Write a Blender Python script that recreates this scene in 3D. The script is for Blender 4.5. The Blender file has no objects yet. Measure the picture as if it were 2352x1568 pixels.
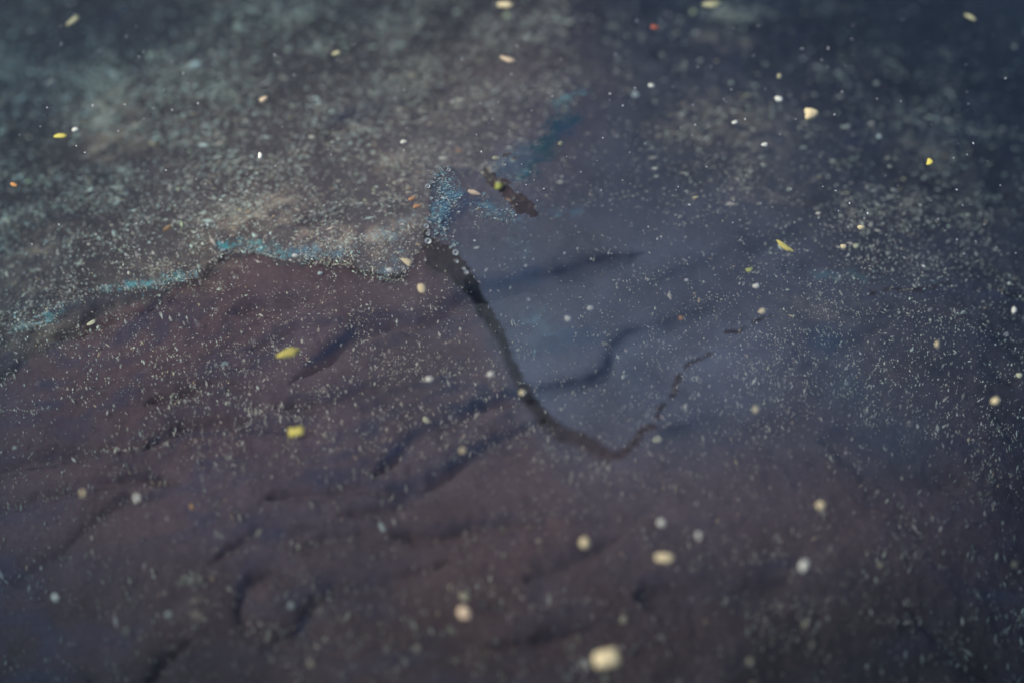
import bpy, bmesh, math, random
import numpy as np

S = bpy.context.scene
C = S.collection
RNG = np.random.default_rng(11)
random.seed(11)

# ------------------------------------------------------------------ camera
PITCH = math.radians(52.0)
DIST = 1.40
WATER_DEPTH = 0.045
cam_data = bpy.data.cameras.new('camera')
cam = bpy.data.objects.new('camera', cam_data)
C.objects.link(cam)
cam.location = (0.0, -DIST * math.cos(PITCH), DIST * math.sin(PITCH))
cam.rotation_euler = (math.pi / 2 - PITCH, 0, 0)
cam_data.sensor_width = 36.0
cam_data.lens = 100.0
cam_data.clip_start = 0.05
cam_data.clip_end = 100.0
cam_data.dof.use_dof = True
cam_data.dof.focus_distance = 1.463
cam_data.dof.aperture_fstop = 1.8
S.camera = cam

# ------------------------------------------------------------------ sky, sun, exposure
SUN_EL = math.radians(50.0)
SUN_AZ = math.radians(-100.0)          # measured from +Y (away from the camera) towards +X
world = bpy.data.worlds.new('World')
S.world = world
world.use_nodes = True
wn = world.node_tree.nodes
sky = wn.new('ShaderNodeTexSky')
sky.sky_type = 'NISHITA'
sky.sun_disc = False
sky.sun_elevation = SUN_EL
sky.sun_rotation = SUN_AZ
wn['Background'].inputs['Strength'].default_value = 0.065
world.node_tree.links.new(sky.outputs[0], wn['Background'].inputs['Color'])

sun_data = bpy.data.lights.new('sun', 'SUN')
sun_data.energy = 1.5
sun_data.angle = math.radians(32.0)      # light overcast: a broad soft sun
sun_data.color = (1.0, 0.90, 0.76)
sun = bpy.data.objects.new('sun', sun_data)
C.objects.link(sun)
sun.location = (-1, 2, 2)
sun.rotation_euler = (math.pi / 2 - SUN_EL, 0, math.pi - SUN_AZ)   # set exactly below
from mathutils import Vector
sd = Vector((math.sin(SUN_AZ) * math.cos(SUN_EL), math.cos(SUN_AZ) * math.cos(SUN_EL), math.sin(SUN_EL)))
sun.rotation_euler = sd.to_track_quat('Z', 'Y').to_euler()

S.view_settings.view_transform = 'Standard'
S.view_settings.look = 'None'
S.view_settings.gamma = 1.0
S.view_settings.exposure = 1.45
S.render.engine = 'CYCLES'
S.cycles.transparent_max_bounces = 24
S.cycles.max_bounces = 8
S.cycles.volume_bounces = 0

# ------------------------------------------------------------------ mapping between picture and place
# the photograph is measured on a 2352 x 1568 grid
W, H = 2352.0, 1568.0
HALF = 18.0 / 100.0
CAMP = np.array(cam.location)
FWD = np.array([0, math.cos(PITCH), -math.sin(PITCH)])
UP = np.array([0, math.sin(PITCH), math.cos(PITCH)])

def place(px, py, z):
    """picture point -> point on the level z"""
    a = (px - W / 2) / (W / 2) * HALF
    b = (H / 2 - py) / (W / 2) * HALF
    d = np.array([a, 0, 0]) + FWD + UP * b
    t = (z - CAMP[2]) / d[2]
    return CAMP + d * t

def place_arr(px, py, z):
    a = (px - W / 2) / (W / 2) * HALF
    b = (H / 2 - py) / (W / 2) * HALF
    dx = a
    dy = FWD[1] + UP[1] * b
    dz = FWD[2] + UP[2] * b
    t = (z - CAMP[2]) / dz
    return CAMP[0] + dx * t, CAMP[1] + dy * t

def plan(x, y, z):
    """points of the place -> measured grid"""
    vx, vy, vz = x - CAMP[0], y - CAMP[1], z - CAMP[2]
    dep = vy * FWD[1] + vz * FWD[2]
    up = vy * UP[1] + vz * UP[2]
    dep = np.maximum(dep, 0.2)
    return W / 2 + vx / dep / HALF * W / 2, H / 2 - up / dep / HALF * W / 2

PXM = 0.504 / W           # metres per measured pixel near the centre

K = W / 4096.0
def r2(*p): return [((x / 1.68 + 1350) * K, (y / 1.68) * K) + tuple(r) for x, y, *r in p]
def r4(*p): return [((x / 1.68) * K, (y / 1.68 + 900) * K) + tuple(r) for x, y, *r in p]
def r5(*p): return [((x / 1.68 + 1350) * K, (y / 1.68 + 900) * K) + tuple(r) for x, y, *r in p]
def r6(*p): return [((x / 1.68 + 2696) * K, (y / 1.68 + 900) * K) + tuple(r) for x, y, *r in p]

# ------------------------------------------------------------------ noise and strokes
def vnoise(x, y, seed=0):
    xi = np.floor(x).astype(np.int64); yi = np.floor(y).astype(np.int64)
    fx = x - xi; fy = y - yi
    fx = fx * fx * fx * (fx * (fx * 6 - 15) + 10); fy = fy * fy * fy * (fy * (fy * 6 - 15) + 10)
    def h(a, b):
        n = (a * 374761393 + b * 668265263 + seed * 1442695041) & 0x7fffffff
        n = ((n ^ (n >> 13)) * 1274126177) & 0x7fffffff
        n = n ^ (n >> 16)
        return (n & 0xffff) / 65535.0
    return (h(xi, yi) * (1 - fx) + h(xi + 1, yi) * fx) * (1 - fy) + (h(xi, yi + 1) * (1 - fx) + h(xi + 1, yi + 1) * fx) * fy

def fbm(x, y, oct=4, seed=0, gain=0.5):
    s = 0; a = 1; t = 0
    c, sn = math.cos(0.6), math.sin(0.6)
    for i in range(oct):
        s = s + a * vnoise(x, y, seed + i * 17); t += a
        a *= gain; x, y = (x * c - y * sn) * 2.03 + 11.3, (x * sn + y * c) * 2.03 - 7.1
    return s / t * 2 - 1

def smooth(a, b, x):
    t = np.clip((x - a) / (b - a), 0, 1)
    return t * t * (3 - 2 * t)

def dline(U, V, pts):
    """distance to a polyline and the width carried along it (third value)"""
    D = np.full(U.shape, 1e9); R = np.zeros(U.shape)
    for p, q in zip(pts[:-1], pts[1:]):
        x0, y0 = p[0], p[1]; x1, y1 = q[0], q[1]
        ra = p[2] if len(p) > 2 else 0.0; rb = q[2] if len(q) > 2 else ra
        pad = 130
        m = (U > min(x0, x1) - pad) & (U < max(x0, x1) + pad) & (V > min(y0, y1) - pad) & (V < max(y0, y1) + pad)
        if not m.any(): continue
        u = U[m]; v = V[m]
        dx, dy = x1 - x0, y1 - y0
        t = np.clip(((u - x0) * dx + (v - y0) * dy) / (dx * dx + dy * dy + 1e-9), 0, 1)
        d = np.hypot(u - x0 - t * dx, v - y0 - t * dy)
        Dm = D[m]; Rm = R[m]
        better = d < Dm
        Dm[better] = d[better]; Rm[better] = (ra + (rb - ra) * t)[better]
        D[m] = Dm; R[m] = Rm
    return D, R

def taper(pts):
    # run every furrow out to nothing at both ends
    (ax, ay, aw), (bx, by, bw) = pts[0], pts[1]
    (cx, cy, cw), (dx, dy, dw) = pts[-2], pts[-1]
    return [(ax - (bx - ax) * .5, ay - (by - ay) * .5, .5), (ax, ay, aw * .55)] + pts[1:-1] + [(dx, dy, dw * .55), (dx + (dx - cx) * .5, dy + (dy - cy) * .5, .5)]

def blob(U, V, x, y, rx, ry, ang=0.0):
    c, s = math.cos(ang), math.sin(ang)
    du, dv = U - x, V - y
    a = (du * c + dv * s) / rx; b = (-du * s + dv * c) / ry
    return np.exp(-(a * a + b * b))

def inside(U, V, poly):
    r = np.zeros(U.shape, bool)
    n = len(poly); j = n - 1
    for i in range(n):
        xi, yi = poly[i][:2]; xj, yj = poly[j][:2]
        cond = ((yi > V) != (yj > V)) & (U < (xj - xi) * (V - yi) / (yj - yi + 1e-12) + xi)
        r ^= cond; j = i
    return r

# ------------------------------------------------------------------ traced lines
# furrows in the mud bed (x, y, half width), with depth in mm
FURROWS = [
    (31, [(690,850,4),(745,815,10),(790,775,17),(840,737,20),(900,727,16),(960,742,18),(1010,718,20),(1052,680,18),(1100,657,15),(1170,650,12),(1250,632,14),(1340,605,17),(1430,588,16)]),
    (30, [(1120,916,9),(1200,905,9),(1280,888,9),(1340,874,9),(1390,852,9),(1395,800,8),(1440,765,10),(1530,742,12),(1610,712,14)]),
    (32, [(860,1112,10),(940,1115,15),(990,1092,17),(1060,1050,15),(1130,1012,15),(1212,982,12)]),
    (26, [(880,1060,12),(960,992,17),(1070,946,15),(1130,916,9)]),
    (15, [(650,1112,10),(740,1106,13),(830,1096,12),(880,1110,10)]),
    (17, [(515,1228,10),(590,1190,16),(650,1190,14),(730,1180,10)]),
    (15, [(690,1226,9),(760,1210,14),(840,1203,10)]),
    (16, [(820,1155,9),(900,1151,13),(960,1135,9)]),
    (17, [(930,1210,8),(1000,1215,13),(1060,1200,12),(1150,1190,12),(1225,1190,10)]),
    (13, [(665,1288,9),(610,1275,14),(560,1302,14),(545,1342,10),(565,1390,11),(620,1416,11),(680,1390,13),(720,1332,13),(765,1305,14),(850,1310,12),(930,1295,10),(1005,1272,9)]),
    (17, [(180,1425,9),(200,1462,10),(240,1482,10),(285,1480,11),(322,1440,11),(355,1410,11),(410,1398,9)]),
    (16, [(-60,1432,14),(80,1420,14),(145,1462,10)]),
    (16, [(130,1505,10),(220,1490,11),(290,1490,8)]),
    (12, [(-60,1200,16),(30,1188,18),(120,1176,16),(190,1130,14),(280,1090,13),(345,1092,9)]),
    (13, [(-60,1052,12),(160,1050,12),(350,1055,9),(395,1064,7)]),
    (16, [(355,975,10),(420,942,15),(520,938,12),(600,962,13),(690,972,12)]),
    (17, [(670,917,11),(760,915,10),(820,892,14),(870,878,12)]),
    (15, [(-60,975,16),(80,965,18),(200,972,16)]),
    (12, [(380,880,14),(480,860,14),(560,868,10)]),
    (18, [(130,722,12),(230,700,13),(325,678,9)]),
    (14, [(560,700,12),(630,690,18),(700,680,12)]),
    (13, [(610,775,14),(690,742,12),(760,735,10)]),
    (22, [(730,500,20),(830,470,27),(915,478,18)]),
    (14, [(780,275,22),(900,240,28),(1000,212,20)]),
    (17, [(1840,772,20),(1900,790,24),(1965,760,18),(2030,720,14)]),
    (20, [(1940,1000,40),(2050,1035,52),(2180,1030,44)]),
    (14, [(1990,690,14),(2100,676,14),(2250,672,14),(2352,700,14)]),
    (15, [(2060,740,26),(2160,770,30),(2300,780,26)]),
    (14, [(1430,812,10),(1480,860,18),(1560,900,22)]),
    (14, [(1560,980,20),(1640,960,26),(1720,990,18)]),
    (15, [(1150,1440,9),(1250,1422,12),(1340,1400,9)]),
    (15, [(980,1548,10),(1060,1560,13),(1120,1570,9)]),
    (16, [(1520,1330,30),(1650,1330,38),(1780,1300,26)]),
    (16, [(2150,1320,13),(2250,1368,15),(2400,1392,13)]),
    (13, [(1960,1490,10),(2060,1500,15),(2140,1490,10)]),
    (14, [(1250,1290,20),(1330,1262,16),(1400,1230,9)]),
    (13, [(1560,620,20),(1680,570,30),(1800,530,26)]),
    (14, [(1880,600,40),(2060,600,46),(2250,560,50)]),
    (14, [(1990,320,40),(2120,300,50),(2300,330,56)]),
    (12, [(1560,90,30),(1700,110,34),(1830,80,34)]),
    (13, [(-40,560,30),(80,600,34),(180,600,22)]),
    (13, [(-40,180,46),(90,140,54),(230,60,50)]),
    (12, [(440,1530,14),(560,1500,18),(680,1510,14)]),
]
TEAL_LINE = r4((-120,800),(60,740),(110,705),(190,680),(250,685),(345,655),(400,600),(480,572),(640,460),(800,435),(930,420),(1050,425),(1140,392),(1240,362),(1350,318),(1420,270),(1520,190),(1620,178),(1750,190),(1850,215),(1950,245),(2100,262),(2350,265)) \
    + r5((150,330),(270,350),(390,372),(450,350),(540,180))
CRACK = r5((590,60,12),(620,130,26),(690,225,95),(790,300,72),(880,405,52),(930,490,40),(985,590,38),(1045,685,40),(1100,765,30),(1137,865,25),(1165,945,30),(1210,1040,30),(1250,1115,30),(1310,1215,38),(1380,1300,40),(1470,1390,42),(1560,1437,38),(1650,1452,38),(1740,1512,36),(1835,1562,34),(1905,1548,32),(1970,1500,24),(2030,1445,18),(2045,1390,20),(2130,1350,16))
CRACK = [(x, y, r / 1.68 * K) for x, y, r in CRACK]
def sc(l, f=1.0): return [(x, y, r / 1.68 * K * f) for x, y, r in l]
THIN = [
    sc(r5((2145,1310,16),(2160,1245,20),(2220,1190,12),(2285,1120,9)), .8),
    sc(r6((0,1140,11),(18,1040,13),(60,985,8),(100,940,10),(190,905,8),(232,870,9),(290,872,6))),
    sc(r6((335,735,7),(430,730,7),(500,690,6),(560,650,7),(650,620,5))),
    sc(r6((1300,478,7),(1380,455,7),(1450,437,7),(1530,450,8),(1620,450,7),(1740,435,7),(1800,412,8),(1860,420,6))),
    sc(r6((2005,435,7),(2100,437,7),(2170,420,7),(2230,492,8),(2420,495,7))),
    sc(r5((85,310,9),(150,330,14),(200,342,10),(270,352,15),(330,380,20),(390,370,18),(445,358,13))),
    sc(r4((2050,268,6),(2250,265,7),(2370,265,6))),
]
HOLES = [sc(r2((1005,1190,34),(1045,1235,46),(1110,1255,36),(1135,1295,56))), sc(r2((1205,1372,36),(1250,1395,58),(1295,1435,38))), sc(r2((1140,1050,20),(1185,1050,20)))]

# teal strokes in the surface film: line (x, y, half width), colour, strength
TEAL = (0.055, 0.31, 0.33)
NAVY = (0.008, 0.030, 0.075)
STROKES = [
    (sc(r4((70,725,20),(170,650,42),(260,640,48),(350,610,40),(430,570,22))), TEAL, 0.85),
    (sc(r4((480,560,22),(560,520,22))), TEAL, 0.4),
    (sc(r4((640,440,24),(800,425,26),(930,400,36),(1050,400,40),(1140,372,36),(1240,345,26),(1340,310,20))), TEAL, 0.8),
    (sc(r4((1480,150,30),(1600,140,36),(1740,145,36),(1850,175,34),(1950,215,28))), TEAL, 0.85),
    (sc(r4((1960,200,30),(2100,180,36),(2250,185,40),(2352,190,40))), (0.08,0.22,0.30), 0.55),
    (sc(r5((330,60,44),(400,170,52),(440,270,50),(360,330,40),(200,270,40))), (0.10,0.24,0.32), 0.45),
    (sc(r5((230,90,40),(400,20,40),(520,-50,36))), (0.26,0.32,0.33), 0.5),
    (sc(r2((700,1180,50),(740,1260,80),(740,1350,88),(700,1450,70))), (0.05,0.20,0.30), 0.75),
    (sc(r2((650,1440,24),(640,1540,30))), (0.08,0.26,0.34), 0.6),
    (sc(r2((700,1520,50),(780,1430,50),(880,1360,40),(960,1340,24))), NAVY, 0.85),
    (sc(r2((900,1400,40),(1000,1400,60),(1100,1440,44),(1180,1450,30))), (0.07,0.25,0.34), 0.5),
    (sc(r2((1390,1440,28),(1600,1420,30))), (0.07,0.25,0.34), 0.35),
    (sc(r2((1460,720,44),(1530,700,40),(1640,640,30),(1720,620,20))), (0.06,0.15,0.18), 0.6),
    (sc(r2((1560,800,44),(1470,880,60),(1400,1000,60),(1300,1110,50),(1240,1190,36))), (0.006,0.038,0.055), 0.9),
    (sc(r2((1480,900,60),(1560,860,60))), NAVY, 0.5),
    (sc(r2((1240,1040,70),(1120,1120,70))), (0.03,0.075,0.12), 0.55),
    (sc(r2((1220,1200,30),(1260,1160,30))), (0.10,0.30,0.40), 0.55),
    (sc(r5((1230,80,90),(1240,170,90))), (0.10,0.20,0.24), 0.35),
    (sc(r5((1350,680,120),(1400,750,110))), (0.11,0.185,0.24), 0.75),
    (sc(r5((1000,420,40),(1180,380,40),(1340,330,50))), NAVY, 0.45),
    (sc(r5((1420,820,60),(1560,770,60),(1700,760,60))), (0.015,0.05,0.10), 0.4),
    (sc(r6((860,320,40),(1080,345,40))), (0.05,0.20,0.26), 0.25),
    (sc(r6((1200,330,40),(1300,360,40))), (0.06,0.2,0.22), 0.25),
    (sc(r6((1440,395,34),(1700,380,40),(1760,370,30))), (0.05,0.2,0.22), 0.25),
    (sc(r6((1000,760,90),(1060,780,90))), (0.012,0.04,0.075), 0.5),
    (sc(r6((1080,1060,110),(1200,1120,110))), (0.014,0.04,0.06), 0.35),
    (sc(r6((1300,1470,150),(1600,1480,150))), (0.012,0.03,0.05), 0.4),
]
# pale silt clouds lying on the bed: x, y, rx, ry, angle, strength
SILT = [(225,150,60,42,-.5,.8),(250,225,70,60,.3,.5),(235,272,42,24,-.2,.8),(70,488,58,24,-.1,.7),(560,480,74,32,-.25,1.),(640,470,70,40,0,.5),
        (765,556,62,20,-.05,1.1),(735,540,70,30,.1,.5),(905,380,34,26,.2,.7),(885,538,50,16,-.4,.9),(940,520,40,14,-.5,.7),(870,590,30,40,.9,.4),
        (400,200,200,120,0,.35),(1200,120,240,60,0,.35),(1000,240,160,60,-.2,.25),(1680,20,60,24,0,.8),(1740,270,120,60,0,.5),(1620,250,110,60,-.2,.45),
        (1770,420,120,50,.1,.4),(2240,360,160,90,0,.25),(2120,270,70,40,0,.35),(1900,690,170,40,0,.3),(440,1340,26,16,0,.8),(40,560,80,60,0,.35),
        (60,700,90,40,0,.5),(320,640,160,60,-.3,.3),(480,590,140,60,-.3,.35)]

UPPER_LEFT = [(-900, -900), (1340, -900), (1335, 240), (1250, 330), (1130, 400), (1010, 385), (985, 440), (985, 545), (960, 590)] + [(p[0], p[1]) for p in TEAL_LINE[::-1]] + [(-900, 800)]

# ------------------------------------------------------------------ helpers
def tag(o, label, cat, group=None, kind=None):
    if label: o['label'] = label
    if cat: o['category'] = cat
    if group: o['group'] = group
    if kind: o['kind'] = kind
    return o

def link_mesh(name, verts, faces, mat, smooth_shade=True, parent=None):
    me = bpy.data.meshes.new(name)
    verts = np.asarray(verts, dtype=np.float32); faces = np.asarray(faces, dtype=np.int32)
    n = faces.shape[1]
    me.vertices.add(len(verts)); me.vertices.foreach_set('co', verts.ravel())
    me.loops.add(faces.size); me.loops.foreach_set('vertex_index', faces.ravel())
    me.polygons.add(len(faces))
    me.polygons.foreach_set('loop_start', np.arange(0, faces.size, n, dtype=np.int32))
    me.polygons.foreach_set('use_smooth', np.full(len(faces), smooth_shade, dtype=bool))
    me.update(calc_edges=True); me.validate()
    if mat: me.materials.append(mat)
    o = bpy.data.objects.new(name, me)
    C.objects.link(o)
    if parent: o.parent = parent
    return o

def vcol(o, name, rgba):
    a = o.data.color_attributes.new(name, 'FLOAT_COLOR', 'POINT')
    a.data.foreach_set('color', np.asarray(rgba, dtype=np.float32).ravel())

def new_mat(name):
    m = bpy.data.materials.new(name); m.use_nodes = True
    nt = m.node_tree; nt.nodes.clear()
    out = nt.nodes.new('ShaderNodeOutputMaterial')
    return m, nt, out
def N(nt, typ, **kw):
    n = nt.nodes.new(typ)
    for k, v in kw.items(): setattr(n, k, v)
    return n
def L(nt, a, b): nt.links.new(a, b)

# ------------------------------------------------------------------ materials
def mat_bed():
    m, nt, out = new_mat('mud')
    p = N(nt, 'ShaderNodeBsdfPrincipled'); L(nt, p.outputs[0], out.inputs['Surface'])
    at = N(nt, 'ShaderNodeVertexColor'); at.layer_name = 'tone'
    tc = N(nt, 'ShaderNodeTexCoord')
    n1 = N(nt, 'ShaderNodeTexNoise'); n1.inputs['Scale'].default_value = 22; n1.inputs['Detail'].default_value = 8; n1.inputs['Roughness'].default_value = .62
    n2 = N(nt, 'ShaderNodeTexNoise'); n2.inputs['Scale'].default_value = 420; n2.inputs['Detail'].default_value = 4
    L(nt, tc.outputs['Object'], n1.inputs['Vector']); L(nt, tc.outputs['Object'], n2.inputs['Vector'])
    r1 = N(nt, 'ShaderNodeMapRange'); r1.inputs[1].default_value = .3; r1.inputs[2].default_value = .7; r1.inputs[3].default_value = .72; r1.inputs[4].default_value = 1.22
    L(nt, n1.outputs[0], r1.inputs[0])
    r2_ = N(nt, 'ShaderNodeMapRange'); r2_.inputs[1].default_value = .3; r2_.inputs[2].default_value = .7; r2_.inputs[3].default_value = .86; r2_.inputs[4].default_value = 1.12
    L(nt, n2.outputs[0], r2_.inputs[0])
    mu = N(nt, 'ShaderNodeMath', operation='MULTIPLY'); L(nt, r1.outputs[0], mu.inputs[0]); L(nt, r2_.outputs[0], mu.inputs[1])
    vm = N(nt, 'ShaderNodeVectorMath', operation='SCALE'); L(nt, at.outputs['Color'], vm.inputs[0]); L(nt, mu.outputs[0], vm.inputs['Scale'])
    L(nt, vm.outputs[0], p.inputs['Base Color'])
    p.inputs['Roughness'].default_value = .9; p.inputs['Specular IOR Level'].default_value = .1
    b = N(nt, 'ShaderNodeBump'); b.inputs['Strength'].default_value = .35; b.inputs['Distance'].default_value = .0015
    L(nt, n2.outputs[0], b.inputs['Height']); L(nt, b.outputs[0], p.inputs['Normal'])
    return m

def mat_water():
    m, nt, out = new_mat('clear_pond_water')
    tr = N(nt, 'ShaderNodeBsdfTransparent'); tr.inputs[0].default_value = (.97, .985, .985, 1)
    gl = N(nt, 'ShaderNodeBsdfGlossy'); gl.inputs['Roughness'].default_value = .06
    # Schlick reflectance, the same from both sides of the surface
    lw = N(nt, 'ShaderNodeLayerWeight'); lw.inputs[0].default_value = .5
    pw = N(nt, 'ShaderNodeMath', operation='POWER'); L(nt, lw.outputs['Facing'], pw.inputs[0]); pw.inputs[1].default_value = 5
    fr = N(nt, 'ShaderNodeMath', operation='MULTIPLY_ADD'); L(nt, pw.outputs[0], fr.inputs[0]); fr.inputs[1].default_value = .98; fr.inputs[2].default_value = .02
    tc = N(nt, 'ShaderNodeTexCoord'); n = N(nt, 'ShaderNodeTexNoise'); n.inputs['Scale'].default_value = 9; n.inputs['Detail'].default_value = 2
    L(nt, tc.outputs['Object'], n.inputs['Vector'])
    b = N(nt, 'ShaderNodeBump'); b.inputs['Strength'].default_value = .3; b.inputs['Distance'].default_value = .004
    L(nt, n.outputs[0], b.inputs['Height']); L(nt, b.outputs[0], gl.inputs['Normal']); L(nt, b.outputs[0], lw.inputs['Normal'])
    mx = N(nt, 'ShaderNodeMixShader'); L(nt, fr.outputs[0], mx.inputs[0]); L(nt, tr.outputs[0], mx.inputs[1]); L(nt, gl.outputs[0], mx.inputs[2])
    L(nt, mx.outputs[0], out.inputs['Surface'])
    va = N(nt, 'ShaderNodeVolumeAbsorption'); va.inputs['Color'].default_value = (.14, .46, .64, 1); va.inputs['Density'].default_value = 7.5
    L(nt, va.outputs[0], out.inputs['Volume'])
    return m

def mat_film():
    m, nt, out = new_mat('milky_film')
    at = N(nt, 'ShaderNodeVertexColor'); at.layer_name = 'film'
    tc = N(nt, 'ShaderNodeTexCoord')
    n1 = N(nt, 'ShaderNodeTexNoise'); n1.inputs['Scale'].default_value = 26; n1.inputs['Detail'].default_value = 7; n1.inputs['Roughness'].default_value = .6; n1.inputs['Distortion'].default_value = .6
    L(nt, tc.outputs['Object'], n1.inputs['Vector'])
    r = N(nt, 'ShaderNodeMapRange'); r.inputs[1].default_value = .3; r.inputs[2].default_value = .7; r.inputs[3].default_value = .7; r.inputs[4].default_value = 1.25
    L(nt, n1.outputs[0], r.inputs[0])
    mu = N(nt, 'ShaderNodeMath', operation='MULTIPLY', use_clamp=True); L(nt, at.outputs['Alpha'], mu.inputs[0]); L(nt, r.outputs[0], mu.inputs[1])
    p = N(nt, 'ShaderNodeBsdfPrincipled'); p.inputs['Roughness'].default_value = .5; p.inputs['Specular IOR Level'].default_value = .2
    L(nt, at.outputs['Color'], p.inputs['Base Color'])
    tr = N(nt, 'ShaderNodeBsdfTransparent')
    mx = N(nt, 'ShaderNodeMixShader'); L(nt, mu.outputs[0], mx.inputs[0]); L(nt, tr.outputs[0], mx.inputs[1]); L(nt, p.outputs[0], mx.inputs[2])
    L(nt, mx.outputs[0], out.inputs['Surface'])
    return m

def mat_speck():
    m, nt, out = new_mat('silt_specks')
    p = N(nt, 'ShaderNodeBsdfPrincipled'); L(nt, p.outputs[0], out.inputs['Surface'])
    at = N(nt, 'ShaderNodeVertexColor'); at.layer_name = 'tone'
    L(nt, at.outputs['Color'], p.inputs['Base Color']); p.inputs['Roughness'].default_value = .7
    return m

def mat_grain(name, col):
    m, nt, out = new_mat(name)
    p = N(nt, 'ShaderNodeBsdfPrincipled'); L(nt, p.outputs[0], out.inputs['Surface'])
    tc = N(nt, 'ShaderNodeTexCoord'); n = N(nt, 'ShaderNodeTexNoise'); n.inputs['Scale'].default_value = 600; n.inputs['Detail'].default_value = 4
    L(nt, tc.outputs['Object'], n.inputs['Vector'])
    cr = N(nt, 'ShaderNodeValToRGB')
    cr.color_ramp.elements[0].position = .3; cr.color_ramp.elements[1].position = .7
    cr.color_ramp.elements[0].color = tuple(c * .8 for c in col) + (1,)
    cr.color_ramp.elements[1].color = tuple(min(1, c * 1.05) for c in col) + (1,)
    L(nt, n.outputs[0], cr.inputs[0]); L(nt, cr.outputs[0], p.inputs['Base Color'])
    p.inputs['Roughness'].default_value = .6
    b = N(nt, 'ShaderNodeBump'); b.inputs['Strength'].default_value = .4; b.inputs['Distance'].default_value = .0006
    L(nt, n.outputs[0], b.inputs['Height']); L(nt, b.outputs[0], p.inputs['Normal'])
    return m

def mat_bubble():
    m, nt, out = new_mat('bubble_skin')
    tr = N(nt, 'ShaderNodeBsdfTransparent'); tr.inputs[0].default_value = (.9, .93, .94, 1)
    gl = N(nt, 'ShaderNodeBsdfPrincipled'); gl.inputs['Base Color'].default_value = (.75, .78, .78, 1); gl.inputs['Roughness'].default_value = .12
    gl.inputs['Specular IOR Level'].default_value = 1.0
    lw = N(nt, 'ShaderNodeLayerWeight'); lw.inputs[0].default_value = .42
    mx = N(nt, 'ShaderNodeMixShader'); L(nt, lw.outputs['Fresnel'], mx.inputs[0]); L(nt, tr.outputs[0], mx.inputs[1]); L(nt, gl.outputs[0], mx.inputs[2])
    L(nt, mx.outputs[0], out.inputs['Surface'])
    return m

M_BED, M_WATER, M_FILM, M_SPECK, M_BUBBLE = mat_bed(), mat_water(), mat_film(), mat_speck(), mat_bubble()
COLS = {'cream': (1.0, .76, .42), 'white': (.98, .90, .74), 'yellow': (.95, .76, .14), 'olive': (.58, .52, .28), 'orange': (.72, .32, .10),
        'tan': (.44, .31, .18), 'red': (.55, .12, .05), 'peach': (.92, .66, .42), 'grey': (.46, .42, .33), 'dull': (.22, .18, .11)}
M_GRAIN = {k: mat_grain(k + '_grain', v) for k, v in COLS.items()}

# ------------------------------------------------------------------ the mud bed
def bed_height(x, y):
    U, V = plan(x, y, -WATER_DEPTH)
    z = np.full(U.shape, -WATER_DEPTH)
    z += .0035 * fbm(x * 14, y * 18, 3, 3) + .0012 * fbm(x * 70, y * 90, 3, 5)
    z += .0009 * fbm(x * 260, y * 260, 3, 9, .6)
    # the floor falls away from the middle, shaped to darken the corners
    r = np.hypot((U - 1180) / 1500, (V - 760) / 1050)
    z -= .030 * smooth(.25, 1.0, r) + .078 * smooth(.65, 1.3, r) * (.45 + .55 * smooth(300, 800, V))
    # the shelf on the upper left
    wob_u = U + 16 * fbm(x * 90, y * 90, 3, 21); wob_v = V + 16 * fbm(x * 90, y * 90, 3, 22)
    ul = inside(wob_u, wob_v, UPPER_LEFT)
    d, _ = dline(U, V, TEAL_LINE)
    side = np.where(ul, 1.0, -1.0) * np.minimum(d, 200)
    z += .004 * smooth(-6, 14, side) * smooth(1100, 850, U)
    # furrows between the lobes of mud
    wu = U + 7 * fbm(x * 120, y * 120, 3, 31) + 10 * fbm(x * 40, y * 40, 2, 33)
    wv = V + 6 * fbm(x * 120, y * 120, 3, 32) + 8 * fbm(x * 40, y * 40, 2, 34)
    cut = np.zeros(U.shape)
    vary = 1.0 + .45 * fbm(x * 60, y * 70, 3, 35); vary2 = np.clip(.85 + .7 * fbm(x * 34, y * 40, 2, 36), .3, 1.3)
    for depth, pts in FURROWS:
        pts = taper(pts)
        d, w = dline(wu, wv, pts)
        w = np.maximum(w, 1) * vary * 1.15
        q = d / w
        core = np.clip(22.0 / np.maximum(w, 12.0), .35, 1.0)          # broad hollows are gentle, narrow creases are cut deep
        cut = np.maximum(cut, depth * .00046 * vary2 * core * (.60 * np.exp(-(q / .75) ** 2) + .40 * np.exp(-(q / 2.0) ** 2)) * np.where(d > 120, 0, 1))
    z -= cut
    # banks far outside the view
    rr = np.hypot(x, y)
    z += .22 * smooth(1.0, 2.6, rr)
    return z

def axis(lo, hi, step, far):
    a = np.arange(lo, hi + step / 2, step)
    right = []; s = step; p = a[-1]
    while p < far: s *= 1.35; p += s; right.append(p)
    left = []; s = step; p = a[0]
    while p > -far: s *= 1.35; p -= s; left.append(p)
    return np.array(left[::-1] + list(a) + right)

def grid_faces(nx, ny):
    i = np.arange(nx - 1)[None, :] + nx * np.arange(ny - 1)[:, None]
    i = i.ravel()
    return np.stack([i, i + 1, i + nx + 1, i + nx], 1)

XA = axis(-.345, .345, .0013, 3.0); YA = axis(-.30, .37, .0014, 3.0)
GX, GY = np.meshgrid(XA, YA)
GZ = bed_height(GX, GY)

def bed_z(x, y):
    """height of the bed under a point, from the built grid"""
    x = np.asarray(x, float); y = np.asarray(y, float)
    i = np.clip(np.searchsorted(XA, x) - 1, 0, len(XA) - 2); j = np.clip(np.searchsorted(YA, y) - 1, 0, len(YA) - 2)
    fx = (x - XA[i]) / (XA[i + 1] - XA[i]); fy = (y - YA[j]) / (YA[j + 1] - YA[j])
    return (GZ[j, i] * (1 - fx) + GZ[j, i + 1] * fx) * (1 - fy) + (GZ[j + 1, i] * (1 - fx) + GZ[j + 1, i + 1] * fx) * fy

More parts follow.
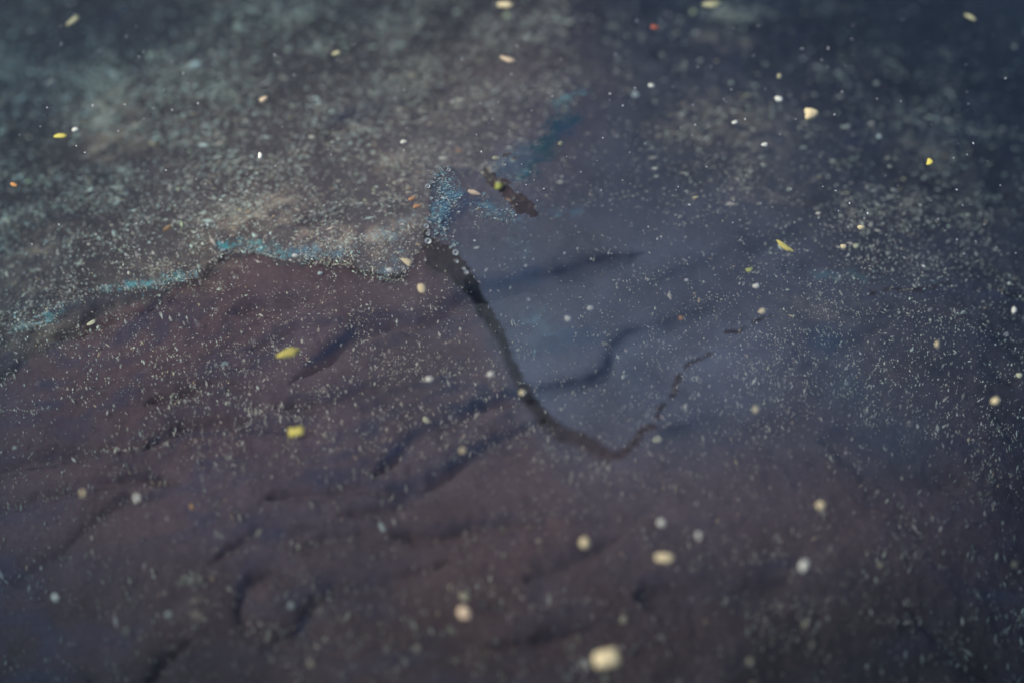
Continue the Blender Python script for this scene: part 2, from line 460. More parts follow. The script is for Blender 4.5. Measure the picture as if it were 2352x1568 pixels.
BU, BV = plan(GX, GY, -WATER_DEPTH)
def mixc(a, b, t): return a * (1 - t[..., None]) + np.array(b) * t[..., None]
tone = np.zeros(GX.shape + (3,)); tone[...] = (.168, .084, .076)
big = fbm(GX * 9, GY * 11, 4, 44)
tone = mixc(tone, (.115, .074, .084), smooth(-.2, .5, big) * .6)
d_ul = inside(BU + 18 * fbm(GX * 90, GY * 90, 3, 51), BV + 18 * fbm(GX * 90, GY * 90, 3, 52), UPPER_LEFT)
tone = mixc(tone, (.100, .074, .066), np.where(d_ul, .8, 0.0) * smooth(1330, 950, BU))
tone = mixc(tone, (.062, .056, .066), smooth(1150, 1500, BU) * smooth(1500, 300, BV) * .8)
tone = mixc(tone, (.080, .056, .044), smooth(1500, 2100, BU) * smooth(1150, 1450, BV) * .7)
tone = mixc(tone, (.080, .082, .080), .75 * blob(BU, BV, 1120, 760, 330, 300))
tone = mixc(tone, (.088, .046, .036), smooth(1050, 1450, BV) * .7)
ragged = .40 + 1.5 * fbm(GX * 150, GY * 190, 4, 61, .65)
for (x, y, rx, ry, a, s) in SILT:
    tone = mixc(tone, (.85, .52, .33), np.clip(blob(BU, BV, x, y, rx, ry, a) * (s if rx < 80 else s * .45) * np.clip(ragged, 0, 1.3), 0, .9))
bed = link_mesh('pond_bed', np.stack([GX.ravel(), GY.ravel(), GZ.ravel()], 1), grid_faces(len(XA), len(YA)), M_BED)
vcol(bed, 'tone', np.concatenate([tone.reshape(-1, 3), np.ones((tone.shape[0] * tone.shape[1], 1))], 1))
tag(bed, 'purple brown mud bed with soft lobes and furrows', None, None, 'structure')

# ------------------------------------------------------------------ the water
def water_box():
    bm = bmesh.new(); r = bmesh.ops.create_cube(bm, size=1)
    for v in r['verts']:
        v.co.x *= 5.2; v.co.y *= 5.2; v.co.z = 0.0 if v.co.z > 0 else -.16
    me = bpy.data.meshes.new('water'); bm.to_mesh(me); bm.free(); me.materials.append(M_WATER)
    o = bpy.data.objects.new('water', me); C.objects.link(o)
    tag(o, 'still shallow dark water over the mud', None, None, 'structure')
water_box()

# ------------------------------------------------------------------ the milky film on the water, torn into sheets
def build_film():
    xs = np.arange(-.335, .3351, .00115); ys = np.arange(-.285, .345, .00125)
    X, Y = np.meshgrid(xs, ys)
    X = X + RNG.uniform(-.0004, .0004, X.shape); Y = Y + RNG.uniform(-.0004, .0004, Y.shape)
    U, V = plan(X, Y, 0.0)
    ju = 6.0 * fbm(X * 150, Y * 150, 4, 71, .7) + 6 * fbm(X * 520, Y * 520, 2, 72); jv = 6.0 * fbm(X * 150, Y * 150, 4, 73, .7) + 6 * fbm(X * 520, Y * 520, 2, 74)
    edge = np.full(U.shape, 1e9)                 # signed distance to the nearest tear
    for pts in [CRACK] + HOLES:
        f = .8 if pts is CRACK else 1.9
        d, w = dline(U + ju * f, V + jv * f, pts); edge = np.minimum(edge, d - w * 1.02)
    for pts in THIN:
        d, w = dline(U + ju * .45, V + jv * .45, pts); edge = np.minimum(edge, d - w * 1.0)
    # colour and cover of the film
    col = np.zeros(U.shape + (3,)); col[...] = (.135, .100, .120)
    cov = np.full(U.shape, .16)
    right = smooth(-60, 60, (U - 1010) - (V - 560) * .48) * smooth(1500, 900, V)
    col = mixc(col, (.082, .112, .162), right * .9)
    cov = cov + .08 * right
    up = np.where(inside(U, V, UPPER_LEFT), 1.0, 0.0) * smooth(1330, 1000, U)
    col = mixc(col, (.175, .160, .170), up * .85); cov = cov + up * .07
    low = smooth(1000, 1400, V)
    col = mixc(col, (.100, .090, .090), low * .6)
    r = np.hypot((U - 1300) / 1350, (V - 760) / 830)
    cov = cov * (1.45 - 1.35 * smooth(.05, 1.0, r))  # vignette put into the film cover: glow in the centre, dark corners
    # the right lip of the tear is rolled and thick, the left one thins out
    dc, wc = dline(U, V, CRACK)
    side = (U - np.interp(V, [p[1] for p in CRACK[:20]], [p[0] for p in CRACK[:20]]))
    near = np.exp(-np.clip(edge, 0, 200) / 16.0)
    cov = cov * np.where(side > 0, 1 + .45 * near, 1 - .75 * np.exp(-np.clip(edge, 0, 200) / 7.0))
    cov = cov + .08 * blob(U, V, 1250, 770, 150, 130) + .07 * blob(U, V, 1680, 920, 300, 170) - .06 * blob(U, V, 2150, 450, 300, 250)
    cov = np.clip(cov, .01, 1) * (1 + .40 * fbm(X * 11, Y * 16, 4, 81))
    # shade of the bed furrows painted into the film colour as navy bands
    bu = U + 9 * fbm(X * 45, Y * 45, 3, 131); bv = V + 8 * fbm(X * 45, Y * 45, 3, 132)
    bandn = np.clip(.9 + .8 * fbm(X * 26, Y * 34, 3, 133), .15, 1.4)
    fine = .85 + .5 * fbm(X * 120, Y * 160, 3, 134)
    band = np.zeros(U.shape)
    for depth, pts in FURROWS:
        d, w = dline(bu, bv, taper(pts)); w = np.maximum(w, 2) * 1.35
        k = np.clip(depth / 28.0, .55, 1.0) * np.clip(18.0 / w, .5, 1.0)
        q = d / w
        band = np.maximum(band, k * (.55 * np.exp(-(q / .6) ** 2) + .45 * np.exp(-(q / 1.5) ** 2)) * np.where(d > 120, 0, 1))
    # finer painted shade ripples running up to the right between the main bands
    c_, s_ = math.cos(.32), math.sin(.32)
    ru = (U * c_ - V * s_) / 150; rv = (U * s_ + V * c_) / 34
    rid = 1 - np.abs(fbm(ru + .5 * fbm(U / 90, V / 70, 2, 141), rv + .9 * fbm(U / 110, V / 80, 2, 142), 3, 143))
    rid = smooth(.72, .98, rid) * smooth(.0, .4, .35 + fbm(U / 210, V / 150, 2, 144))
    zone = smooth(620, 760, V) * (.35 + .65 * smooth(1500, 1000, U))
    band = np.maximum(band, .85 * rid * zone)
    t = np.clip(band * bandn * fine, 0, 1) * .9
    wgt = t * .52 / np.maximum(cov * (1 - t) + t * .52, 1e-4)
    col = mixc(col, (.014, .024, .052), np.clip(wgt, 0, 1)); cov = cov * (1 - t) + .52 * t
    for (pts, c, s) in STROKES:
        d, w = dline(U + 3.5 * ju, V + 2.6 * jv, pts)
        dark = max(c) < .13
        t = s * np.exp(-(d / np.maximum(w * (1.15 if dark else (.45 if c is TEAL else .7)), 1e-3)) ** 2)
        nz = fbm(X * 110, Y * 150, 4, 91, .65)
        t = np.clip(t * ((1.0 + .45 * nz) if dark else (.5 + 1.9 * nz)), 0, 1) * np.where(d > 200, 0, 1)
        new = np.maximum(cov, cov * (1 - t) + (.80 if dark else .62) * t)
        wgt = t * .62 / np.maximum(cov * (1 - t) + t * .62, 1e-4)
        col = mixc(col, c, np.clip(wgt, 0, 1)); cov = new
    cov *= smooth(.335, .300, np.abs(X)) * smooth(-.285, -.255, Y) * smooth(.345, .31, Y)
    Z = .0011 + .0004 * fbm(X * 30, Y * 40, 3, 95) + .0007 * np.exp(-np.clip(edge, 0, 60) / 5.0)
    keep_v = edge > 0
    nx, ny = len(xs), len(ys)
    F = grid_faces(nx, ny)
    kv = keep_v.ravel()
    keep = kv[F].sum(1) >= 3
    # which sheet a face belongs to
    cu = U.ravel()[F].mean(1); cv = V.ravel()[F].mean(1)
    ul = inside(cu, cv, UPPER_LEFT)
    rpoly = [(1335, 240), (1250, 330), (1130, 400), (1010, 385), (985, 440), (985, 545)] + [(p[0], p[1]) for p in CRACK[2:]] + [(p[0], p[1]) for t in THIN[:3] for p in t] + [(1900, 690)] + [(p[0], p[1]) for t in THIN[3:5] for p in t] + [(3300, 690), (3300, -900), (1340, -900)]
    rt = inside(cu, cv, rpoly) & ~ul
    P = np.stack([X.ravel(), Y.ravel(), Z.ravel()], 1)
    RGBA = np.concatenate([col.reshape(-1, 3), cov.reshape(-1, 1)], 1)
    labels = {'ul': 'greyish silty surface film above the teal ragged edge at left',
              'rt': 'bluish milky surface film to the right of the long dark crack',
              'lo': 'purple brown surface film left of and below the long dark crack'}
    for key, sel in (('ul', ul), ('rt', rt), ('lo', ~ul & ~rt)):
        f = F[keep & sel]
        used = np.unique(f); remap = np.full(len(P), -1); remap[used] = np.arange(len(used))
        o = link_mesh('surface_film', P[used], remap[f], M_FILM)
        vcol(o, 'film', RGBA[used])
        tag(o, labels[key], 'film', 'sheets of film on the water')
build_film()

# ------------------------------------------------------------------ fine specks
OCT_V = np.array([(1,0,0),(-1,0,0),(0,1,0),(0,-1,0),(0,0,1),(0,0,-1)], float)
OCT_F = np.array([(0,2,4),(2,1,4),(1,3,4),(3,0,4),(2,0,5),(1,2,5),(3,1,5),(0,3,5)])

def speck_mesh(name, px, py, lift, length, width, ang, rgb, on_surface=False, parent=None):
    """tiny angular flakes lying on the bed (or floating), joined into one"""
    n = len(px)
    x, y = place_arr(px, py, np.full(n, 0.002 if on_surface else -WATER_DEPTH))
    z = np.full(n, .0022) if on_surface else bed_z(x, y) + lift
    if not on_surface:                      # keep the speck over its spot although the bed is not level there
        x, y = place_arr(px, py, z); z = bed_z(x, y) + lift
    loc = OCT_V[None] * np.stack([length / 2, width / 2, width * .32], 1)[:, None, :]
    loc = loc * RNG.uniform(.7, 1.3, loc.shape)
    c, s = np.cos(ang)[:, None], np.sin(ang)[:, None]
    X = loc[:, :, 0] * c - loc[:, :, 1] * s + x[:, None]
    Y = loc[:, :, 0] * s + loc[:, :, 1] * c + y[:, None]
    Z = loc[:, :, 2] + z[:, None]
    V = np.stack([X, Y, Z], 2).reshape(-1, 3)
    F = (OCT_F[None] + 6 * np.arange(n)[:, None, None]).reshape(-1, 3)
    o = link_mesh(name, V, F, M_SPECK, False, parent)
    vcol(o, 'tone', np.concatenate([np.repeat(rgb, 6, 0), np.ones((n * 6, 1))], 1))
    return o

def speck_density(U, V):
    d = np.full(U.shape, .36)
    ul = inside(U, V, UPPER_LEFT)
    d = np.where(ul, 2.0, d)
    d += .8 * ul * blob(U, V, 250, 620, 420, 130, -.3)
    d += .9 * blob(U, V, 2050, 540, 330, 120, .0) + .5 * blob(U, V, 1650, 400, 260, 130, 0)
    d += .22 * blob(U, V, 250, 850, 420, 160, 0) + .15 * blob(U, V, 700, 900, 300, 160, 0)
    d += .5 * blob(U, V, 1750, 850, 300, 110, 0)
    d += .25 * blob(U, V, 1000, 850, 900, 250, 0)
    d -= .22 * blob(U, V, 1250, 650, 170, 220, 0) + .25 * blob(U, V, 1350, 1300, 260, 120, 0)
    d -= .3 * blob(U, V, 850, 360, 90, 60, 0) * 1
    for (x, y, rx, ry, a, s) in SILT:
        d += (2.6 if rx < 80 else 1.0) * s * blob(U, V, x, y, rx, ry, a)
    for pts, c, s in STROKES:
        if c[1] >= .195:
            dd, w = dline(U, V, pts); d += 1.6 * s * np.exp(-(dd / np.maximum(w * 1.2, 1)) ** 2)
    dd, w = dline(U, V, CRACK)
    d *= np.where(dd < w, .25, 1)
    # patchiness at two scales, as the drift gathers specks into wisps
    d *= .30 + 1.5 * np.clip(.45 + 1.3 * fbm(U / 75, V / 50, 4, 101, .6), 0, 1.5) ** 1.4
    d *= .7 + .6 * np.clip(.5 + 1.2 * fbm(U / 260, V / 160, 2, 107), 0, 1.2)
    d += .35 * blob(U, V, 1950, 820, 420, 170)
    d *= 1 - .35 * smooth(1000, 1350, V)
    d *= 1 - .35 * smooth(260, -100, V)
    return np.clip(d, .03, 4.0)

def angle_at(U, V, n):
    top = smooth(640, 420, V)
    left = smooth(1000, 0, U)
    a_top = .15 + .45 * left + RNG.normal(0, .30, n) - .35 * smooth(1500, 2300, U)
    a_low = math.pi / 2 + .22 * (1176 - U) / 1176 + RNG.normal(0, .28, n)
    pick = RNG.uniform(0, 1, n) < top
    a = np.where(pick, a_top, a_low)
    band = np.exp(-((V - 640) / 130) ** 2)
    free = RNG.uniform(0, 1, n) < band * .6
    return np.where(free, RNG.uniform(0, math.pi, n), a)

def build_specks():
    M = 420000
    U = RNG.uniform(-330, W + 330, M); V = RNG.uniform(-220, H + 260, M)
    keep = RNG.uniform(0, 4.0, M) < speck_density(U, V)
    U, V = U[keep], V[keep]
    # glitter gathered along the broken edge of the upper film
    gu, gv = [], []
    for pts in (STROKES[0][0], STROKES[2][0], STROKES[3][0], STROKES[4][0]):
        for p, q in zip(pts[:-1], pts[1:]):
            k = int(math.hypot(q[0] - p[0], q[1] - p[1]) * 1.1); t = RNG.uniform(0, 1, k)
            gu.append(p[0] + (q[0] - p[0]) * t + RNG.normal(0, 5, k)); gv.append(p[1] + (q[1] - p[1]) * t + RNG.normal(6, 9, k))
    # thick pale drifts
    for (x, y, rx, ry, a, s_) in SILT:
        if rx < 80 and s_ >= .7:
            k = int(rx * ry * .22 * s_); p = RNG.normal(0, .55, (k, 2)) * (rx, ry)
            gu.append(x + p[:, 0] * math.cos(a) - p[:, 1] * math.sin(a)); gv.append(y + p[:, 0] * math.sin(a) + p[:, 1] * math.cos(a))
    U = np.concatenate([U] + gu); V = np.concatenate([V] + gv)
    n = len(U)
    width = RNG.lognormal(math.log(.00043), .45, n)
    far = np.exp(-((V - 640) / 330) ** 2)
    ratio = 1.3 + RNG.gamma(2.0, .38, n) + (2.0 + 1.0 * smooth(800, 1100, V)) * (1 - far) * RNG.uniform(.3, 1, n)
    length = width * ratio
    ang = angle_at(U, V, n)
    br = np.clip(RNG.lognormal(math.log(.58), .55, n), .08, .95)
    rgb = np.stack([br * 1.15, br * .86, br * .60], 1) * RNG.uniform(.93, 1.05, (n, 3))
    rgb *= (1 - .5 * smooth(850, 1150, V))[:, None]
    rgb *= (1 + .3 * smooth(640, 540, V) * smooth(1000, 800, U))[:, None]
    warm = RNG.uniform(0, 1, n) < .05
    rgb[warm] *= (1.1, .85, .6)
    for pts, c, s in STROKES:
        if c[1] > .18:
            dd, w = dline(U, V, pts)
            t = (RNG.uniform(0, 1, n) < .6 * s * np.exp(-(dd / np.maximum(w * 1.3, 1)) ** 2))
            rgb[t] = rgb[t] * .45 + np.array([.08, .36, .40]) * .7
    lift = np.abs(RNG.normal(.0, .008, n)) + .0006
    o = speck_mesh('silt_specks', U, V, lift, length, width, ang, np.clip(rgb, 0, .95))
    tag(o, 'countless fine cream specks of silt scattered through the water', 'silt', None, 'stuff')
    # glitter caught in the blue film among the bubbles
    pu = []; pv = []
    for (a, b_, c_, k) in ((700, 1190, 60, 80), (735, 1270, 80, 130), (730, 1360, 90, 130), (690, 1460, 60, 80), (960, 1410, 90, 70), (1150, 1450, 50, 60), (690, 1560, 45, 60), (790, 1650, 30, 30)):
        q = np.array(r2(*[(a + RNG.normal(0, c_ * .62), b_ + RNG.normal(0, c_ * .62)) for _ in range(k)]))
        pu.append(q[:, 0]); pv.append(q[:, 1])
    pu = np.concatenate(pu); pv = np.concatenate(pv); k = len(pu)
    w = RNG.lognormal(math.log(.00042), .4, k)
    t = RNG.uniform(0, 1, (k, 1)); g = np.array([[.04, .17, .22]]) * (1 - t) + np.array([[.50, .54, .48]]) * t * .62
    o = speck_mesh('film_glitter', pu, pv, 0, w * RNG.uniform(1, 2.6, k), w, .2 + RNG.normal(0, .4, k), np.clip(g, 0, .95), True)
    tag(o, 'dense tiny pale and teal glints in the blue film among the bubbles', 'silt', None, 'stuff')
    # dust floating on the surface itself, sharp where the surface is in focus
    m = 420
    U = RNG.uniform(-200, W + 200, m); V = RNG.uniform(-150, 1100, m) * RNG.uniform(.5, 1, m)
    w = RNG.uniform(.00035, .0007, m)
    g = RNG.uniform(.6, .92, (m, 1)) * np.ones((1, 3))
    o = speck_mesh('floating_dust', U, V, 0, w * RNG.uniform(1, 2.5, m), w, RNG.uniform(0, 3.1, m), g, True)
    tag(o, 'sparse tiny white dust floating on the water surface', 'dust', None, 'stuff')
build_specks()

# ------------------------------------------------------------------ grains and flakes one can point at
def lump_mesh(name, seed, flat, lobes, mat, sub=2, shape=None):
    rs = random.Random(seed)
    bm = bmesh.new(); bmesh.ops.create_icosphere(bm, subdivisions=sub, radius=.5)
    ph = [(rs.uniform(0, 6.28), rs.uniform(0, 6.28), rs.uniform(.5, 1)) for _ in range(4)]
    cx = [(Vector((rs.uniform(-1, 1), rs.uniform(-1, 1), rs.uniform(-.5, .5))).normalized(), rs.uniform(.2, 1)) for _ in range(lobes)]
    for v in bm.verts:
        d = v.co.normalized()
        k = 1 + .06 * math.sin(3 * d.x * 2 + ph[0][0]) + .06 * math.sin(4 * d.y + ph[1][0]) + .05 * math.sin(5 * d.z + ph[2][0])
        for c, a in cx:
            k += (.34 if lobes < 5 else .62) * a * max(0, d.dot(c)) ** (5 if lobes < 5 else 9) - .16 * a * max(0, -d.dot(c)) ** 3
        if shape:
            az = math.degrees(math.atan2(d.y, d.x))
            k = .92
            for a0, wd, amp in shape:
                da = (az - a0 + 180) % 360 - 180
                k += amp * math.exp(-(da / wd) ** 2) * math.hypot(d.x, d.y)
        k += rs.uniform(-.05, .05)
        v.co = Vector((d.x * .5 * k, d.y * .5 * k, d.z * .5 * k * flat))
    me = bpy.data.meshes.new(name); bm.to_mesh(me); bm.free()
    for p in me.polygons: p.use_smooth = True
    me.materials.append(mat)
    return me

# x, y, size, elongation, angle (degrees in plan), colour, kind, label
G = [
 (605,229,19,1.5,40,'peach','grain','pale peach grain alone in the upper left grey film'),
 (1862,262,32,1.1,70,'cream','grain','large heart shaped cream grain at upper right'),
 (1788,227,17,1.5,-10,'white','grain','white oval grain left above the heart shaped cream grain'),
 (1460,219,15,1.1,0,'white','grain','round white grain above the blue streak, upper right of centre'),
 (1496,197,13,1.6,-5,'white','grain','small white grain just right above the round white grain'),
 (1688,282,12,1.6,20,'white','grain','small white grain between two pale silt clouds, upper right'),
 (1757,333,14,1.3,0,'white','grain','round pale grain below left of the heart shaped cream grain'),
 (1948,291,15,1.5,35,'grey','grain','dull grey grain right of the heart shaped cream grain'),
 (2013,192,15,1.2,0,'grey','grain','fuzzy grey grain near the top right, above the dull grey one'),
 (1790,175,15,1.2,80,'olive','grain','olive grain straight above the white oval grain'),
 (1680,191,14,1.2,90,'grey','grain','pale grey grain left of the olive grain near the top'),
 (2020,315,10,1.0,0,'white','grain','tiny round white grain lower right of the heart shaped grain'),
 (1846,339,13,2.0,0,'grey','grain','thin pale grain just below the heart shaped cream grain'),
 (2135,372,18,1.4,85,'yellow','flake','ragged yellow flake on the dark water at right'),
 (2230,40,20,1.8,-40,'olive','flake','green leafy flake at the top right corner'),
 (2330,108,12,1.2,0,'grey','grain','pale grey grain at the right edge near the top'),
 (140,313,19,2.4,6,'yellow','flake','thin yellow green flake at the far left of the upper film'),
 (173,299,13,1.6,15,'white','grain','bright white grain beside the thin yellow green flake'),
 (352,330,19,1.5,-20,'tan','flake','tan flake right of the thin yellow green flake'),
 (193,279,13,1.2,60,'tan','grain','small tan grain above the bright white grain at left'),
 (444,262,12,1.6,10,'tan','grain','small tan grain in the grey film, upper left'),
 (775,122,19,1.7,10,'olive','grain','blurred yellowish oval near the top, left of centre'),
 (165,48,24,3.2,50,'olive','flake','long yellowish sliver in the top left corner'),
 (105,28,16,2.8,45,'dull','flake','dull sliver beside the long yellowish sliver, top left'),
 (70,72,14,1.8,30,'grey','grain','pale blurred grain in the dark top left corner'),
 (116,187,17,3.2,42,'grey','flake','slanting grey sliver at left, below the yellowish sliver'),
 (1160,12,26,2.2,0,'cream','grain','cream oval grain at the top edge, centre'),
 (1165,37,20,1.6,0,'olive','grain','yellowish blurred grain just below the cream oval at top'),
 (1167,137,24,1.8,-20,'peach','flake','peach coloured bent flake near the top centre'),
 (948,172,18,2.3,0,'tan','grain','tan oval right of the yellowish oval near the top'),
 (1503,63,15,1.6,-20,'red','flake','brick red flake near the top edge'),
 (1592,28,18,1.5,60,'olive','grain','olive blurred grain right of the brick red flake'),
 (1635,10,30,2.0,0,'olive','flake','pale olive clump at the top edge, right of centre'),
 (928,326,14,1.3,0,'white','grain','white blurred grain left of centre in the grey film'),
 (1030,344,12,1.6,10,'tan','grain','faint tan grain right of the white blurred grain'),
 (1054,347,13,2.4,5,'orange','grain','thin orange grain in the grey film above the bubbles'),
 (948,456,14,2.2,35,'orange','grain','thin orange grain left of the bubble patch, upper of two'),
 (957,474,17,1.9,25,'orange','grain','broad orange grain left of the bubble patch, lower of two'),
 (1090,443,22,2.2,-25,'peach','grain','long pale peach grain between bubble patch and dark hole'),
 (1145,427,22,1.2,80,'yellow','flake','pale yellow flake lying over the dark hole in the film'),
 (1140,363,16,2.0,0,'olive','grain','pale greenish grain above the dark hole'),
 (1288,330,16,1.2,90,'olive','grain','dull greenish grain on the dark blue streak'),
 (33,425,15,1.6,-30,'orange','grain','orange grain at the left edge of the upper film'),
 (384,525,16,2.2,40,'orange','grain','orange tinted grain among pale silt, left of centre'),
 (663,810,36,1.6,30,'yellow','flake','bright yellow lobed flake on the purple film, upper of two'),
 (680,990,31,1.3,10,'yellow','flake','bright yellow squarish flake on the purple film, lower of two'),
 (516,834,17,1.5,20,'grey','flake','pale grey flake left below the upper yellow flake'),
 (208,742,16,2.0,25,'cream','flake','cream slab shaped flake under the teal edge at left'),
 (987,870,15,1.1,0,'white','grain','round white grain left of the crack, left of a pair'),
 (1128,858,15,1.1,0,'white','grain','round white grain close to the crack, right of a pair'),
 (1200,901,13,1.1,0,'cream','grain','pale yellow grain lying in the dark crack'),
 (978,964,17,1.7,-50,'cream','grain','cream oblong grain below the pair of white grains'),
 (1063,1034,16,1.2,90,'cream','grain','cream grain on the dark furrow below the oblong grain'),
 (1304,731,15,1.2,-30,'white','grain','bright white grain right of the crack, left of a pair'),
 (1357,708,14,1.2,30,'white','grain','small white grain right of the crack, right of a pair'),
 (1392,789,15,2.0,-20,'tan','flake','thin tan flake on the blue film right of the crack'),
 (1565,731,12,1.2,0,'orange','grain','tiny orange grain on the blue film, right of centre'),
 (1752,715,17,1.2,60,'cream','grain','cream grain above the dark blue hollow at right'),
 (1737,658,14,1.3,0,'white','grain','white grain above the cream grain, right of centre'),
 (1720,620,15,1.3,0,'yellow','flake','small yellowish flake above the white grain, right of centre'),
 (1802,566,26,2.2,-30,'yellow','flake','ragged yellow green flake among dense specks at right'),
 (1977,523,15,1.2,0,'cream','grain','cream grain among the dense specks at far right'),
 (1938,567,14,1.2,0,'cream','grain','cream grain right of the ragged yellow green flake, left of two'),
 (1966,566,14,1.2,20,'cream','grain','cream grain right of the ragged yellow green flake, right of two'),
 (2330,712,15,1.5,80,'white','grain','white grain at the right edge below the thin dark line'),
 (2212,718,14,1.3,30,'grey','grain','pale grain near the right edge under the thin dark line'),
 (2152,790,15,1.8,80,'cream','grain','upright cream grain in the dark lower right water'),
 (2343,862,14,1.2,0,'cream','grain','cream grain touching the right edge at mid height'),
 (2287,919,18,1.2,30,'cream','grain','round cream grain near the right edge, below mid height'),
 (1944,880,13,1.5,-20,'grey','grain','pale grain right of the dark blue hollow, lower right'),
 (1736,940,16,1.3,80,'cream','grain','cream grain right of the hooked end of the crack'),
 (1513,1009,20,1.1,0,'cream','grain','bright round cream grain just right of the hooked crack end'),
 (1885,1160,18,1.3,40,'cream','grain','cream grain alone in the dark lower right'),
 (1519,1200,17,1.2,90,'white','grain','pale round grain above the two lobed cream grain'),
 (1343,1247,24,1.1,90,'cream','grain','large round cream grain in the lower centre'),
 (1527,1280,29,1.25,0,'cream','flake','two lobed cream grain in the lower centre right'),
 (1604,1228,13,2.0,95,'white','grain','small upright white grain right of the pale round grain'),
 (1846,1300,24,2.0,70,'white','grain','long white grain standing upright in the lower right'),
 (2022,1297,15,1.3,60,'tan','grain','tan grain right of the long upright white grain'),
 (2330,1297,16,1.3,90,'dull','grain','dull tan grain at the lower right edge'),
 (1848,1432,18,1.7,65,'tan','grain','tan oval grain below the long upright white grain'),
 (1866,1480,18,1.8,70,'dull','grain','dull grain below the tan oval, near the bottom right'),
 (1722,1518,16,1.3,90,'tan','grain','dull tan grain near the bottom edge, right of the largest'),
 (1393,1511,50,1.2,20,'cream','flake','largest cream lump, blocky, at the bottom centre right'),
 (1433,1424,21,1.1,90,'tan','grain','round tan grain above the largest cream lump'),
 (1391,1556,18,1.1,0,'dull','grain','dull round grain directly under the largest cream lump'),
 (1303,1556,18,1.1,0,'dull','grain','dull round grain left below the largest cream lump'),
 (1237,1241,14,1.1,90,'tan','grain','small tan grain left of the large round cream grain'),
 (1154,1213,13,1.1,90,'dull','grain','faint grain upper left of the large round cream grain'),
 (1070,1369,24,1.4,-45,'tan','flake','blurred tan flake at the bottom centre, upper of three'),
 (1066,1408,24,1.5,-60,'peach','flake','blurred peach flake at the bottom centre, middle of three'),
 (1038,1448,19,1.5,-30,'dull','flake','blurred dull flake at the bottom centre, lowest of three'),
 (1034,1346,14,1.5,80,'tan','grain','small tan grain left above the three blurred flakes'),
 (959,1488,19,1.1,90,'tan','grain','round tan grain left below the three blurred flakes'),
 (190,1132,13,1.7,100,'cream','grain','small cream grain above a furrow at the lower left'),
 (440,1161,13,2.2,110,'orange','grain','thin orange grain on the purple film, lower left'),
 (314,1141,15,1.7,105,'white','grain','pale upright speck left of the thin orange grain'),
 (876,1208,19,3.0,108,'grey','flake','thin slanting grey sliver among the furrows'),
 (596,1222,17,2.2,70,'tan','flake','tan flake beside a furrow at the lower left'),
 (671,1390,17,1.3,90,'grey','grain','pale grey grain on the rim of the round furrow'),
 (388,1410,16,1.2,0,'grey','grain','pale grain at the end of the curved furrow, bottom left'),
 (290,1448,20,1.6,100,'dull','grain','dull blurred grain inside the curved furrow, bottom left'),
 (714,1524,18,1.5,110,'tan','grain','tan blurred grain at the bottom edge, left of centre'),
 (127,1370,13,2.0,115,'white','grain','small slanting white grain at the lower left'),
 (35,1028,12,1.2,0,'grey','grain','small grey grain at the left edge, middle height'),
 (968,662,22,1.3,70,'cream','flake','cream clump of silt left of the crack, below the teal film'),
 (938,603,19,1.4,-40,'cream','flake','cream clump of silt at the end of the teal film edge'),
 (735,628,12,1.3,10,'white','grain','small white grain under the teal edge, left of centre'),
 (677,587,13,1.3,0,'white','grain','round white grain on the teal edge'),
 (895,620,13,1.4,0,'white','grain','small white grain above the short jagged crack'),
 (598,355,12,1.6,110,'white','flake','tiny sharp white scrap floating on the upper left film'),
]
# outlines of the few lumps large enough to show one: (direction, spread, height) of each corner or notch
SHAPES = {
    (1862,262): [(70, 24, .30), (160, 30, .28), (-60, 30, .38), (115, 16, -.22)],
    (663,810): [(0, 18, .42), (28, 10, -.2), (50, 16, .30), (180, 26, .45), (130, 14, -.12), (215, 10, .2), (-60, 18, .15), (-30, 9, -.2)],
    (680,990): [(40, 18, .36), (95, 20, -.22), (140, 20, .32), (225, 18, .38), (-50, 20, .26), (-90, 16, -.12)],
    (1527,1280): [(0, 34, .22), (180, 44, .40), (90, 20, -.20), (-90, 22, -.10)],
    (1393,1511): [(35, 18, .34), (95, 18, -.10), (150, 26, .16), (215, 20, .30), (-40, 20, .28)],
    (1145,427): [(45, 16, .4), (90, 16, -.25), (135, 18, .35), (-70, 24, .25)],
    (1802,566): [(0, 20, .4), (60, 20, -.3), (150, 18, .5), (200, 12, -.2), (-60, 20, .2)],
    (1167,137): [(20, 20, .4), (180, 14, .8), (-70, 20, .3), (100, 24, -.2)],
    (2135,372): [(20, 16, .3), (80, 14, -.2), (130, 18, .35), (-100, 18, .4)],
}
def kind_low(i):
    return G[i][5] in ('dull', 'tan', 'grey') or (i % 4 == 3 and G[i][2] < 24)                    # most grains hang in the water, some lie on the mud
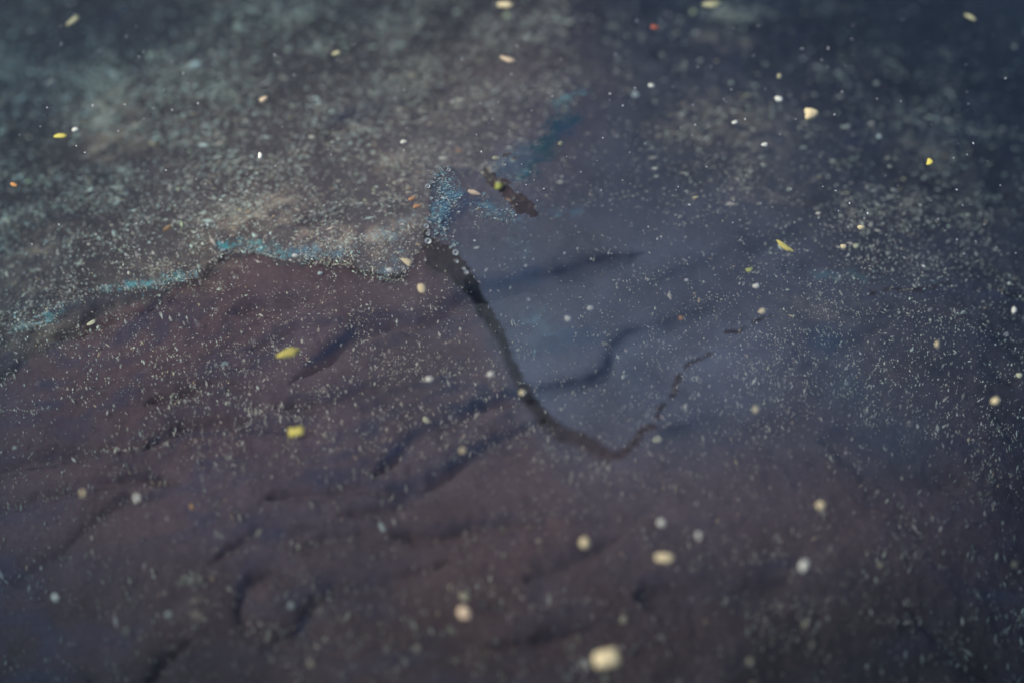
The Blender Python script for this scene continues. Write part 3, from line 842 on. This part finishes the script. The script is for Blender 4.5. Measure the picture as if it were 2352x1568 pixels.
def build_grains():
    for i, (px, py, size, el, ang, colr, kind, lab) in enumerate(G):
        floating = 'floating' in lab
        flake = kind == 'flake'
        me = lump_mesh(colr + '_' + kind, 500 + i, .55 if flake else .8, 7 if flake else 3, M_GRAIN[colr], 3 if size > 25 else 2, SHAPES.get((px, py)))
        s = size * PXM * (.78 if colr in ('grey', 'tan', 'dull', 'olive') else .9)
        a = s / math.sqrt(el) * 1.15; b = a * el
        x, y, z = place(px, py, .002 if floating else -WATER_DEPTH)
        if not floating:
            for _ in range(3):
                z = max(float(bed_z(x, y)) + a * .30, -.045); z = z if kind_low(i) else z * .2; x, y, z = place(px, py, z)
        o = bpy.data.objects.new(colr + '_' + kind, me)
        C.objects.link(o)
        o.location = (x, y, z); o.scale = (b, a, a); o.rotation_euler = (random.uniform(-.2, .2), random.uniform(-.2, .2), math.radians(ang))
        tag(o, lab, kind, 'grains and flakes in the water')
build_grains()

# ------------------------------------------------------------------ bubbles caught on the rim of the film
def build_bubbles():
    bm = bmesh.new(); bmesh.ops.create_uvsphere(bm, u_segments=20, v_segments=12, radius=.5)
    me = bpy.data.meshes.new('air_bubble'); bm.to_mesh(me); bm.free()
    for p in me.polygons: p.use_smooth = True
    me.materials.append(M_BUBBLE)
    B = [(1712,964,21,'largest round bubble on the left rim of the bubble patch'),
         (1822,1010,20,'large bubble on the film edge at the head of the crack'),
         (1705,905,17,'bubble on the left rim, above the largest bubble'),
         (1711,745,17,'lone bubble at the upper left of the bubble patch'),
         (1712,936,13,'small bubble just above the largest bubble'),
         (1715,925,9,'tiny bubble between two larger ones on the left rim'),
         (1795,679,13,'bubble at the very top of the bubble patch, right'),
         (1763,677,12,'bubble at the very top of the bubble patch, left'),
         (1770,681,9,'tiny bubble touching the top left bubble of the patch'),
         (1728,728,10,'small bubble right above the lone upper left bubble'),
         (1724,793,10,'small bubble halfway down the left side of the patch'),
         (1827,1045,11,'small bubble under the large one at the crack head'),
         (1855,1074,10,'small bubble on the right film edge beside the crack'),
         (1865,1089,13,'lowest bubble on the film edge along the crack'),
         (1750,863,9,'tiny bubble inside the lower patch, top of a cluster'),
         (1740,872,8,'tiny bubble inside the lower patch, left of a cluster'),
         (1758,876,8,'tiny bubble inside the lower patch, right of a cluster'),
         (1719,889,9,'tiny bubble above the rim bubbles'),
         (1762,826,9,'tiny bubble in the middle of the bubble patch'),
         (1746,805,8,'tiny bubble left of the middle of the bubble patch')]
    for x4, y4, s4, lab in B:
        s = s4 * K * PXM * 1.25
        x, y, z = place(x4 * K, y4 * K, .0012 + s * .25)
        o = bpy.data.objects.new('air_bubble', me); C.objects.link(o)
        o.location = (x, y, z); o.scale = (s, s, s * .9)
        tag(o, lab, 'bubble', 'bubbles on the rim of the film')
build_bubbles()
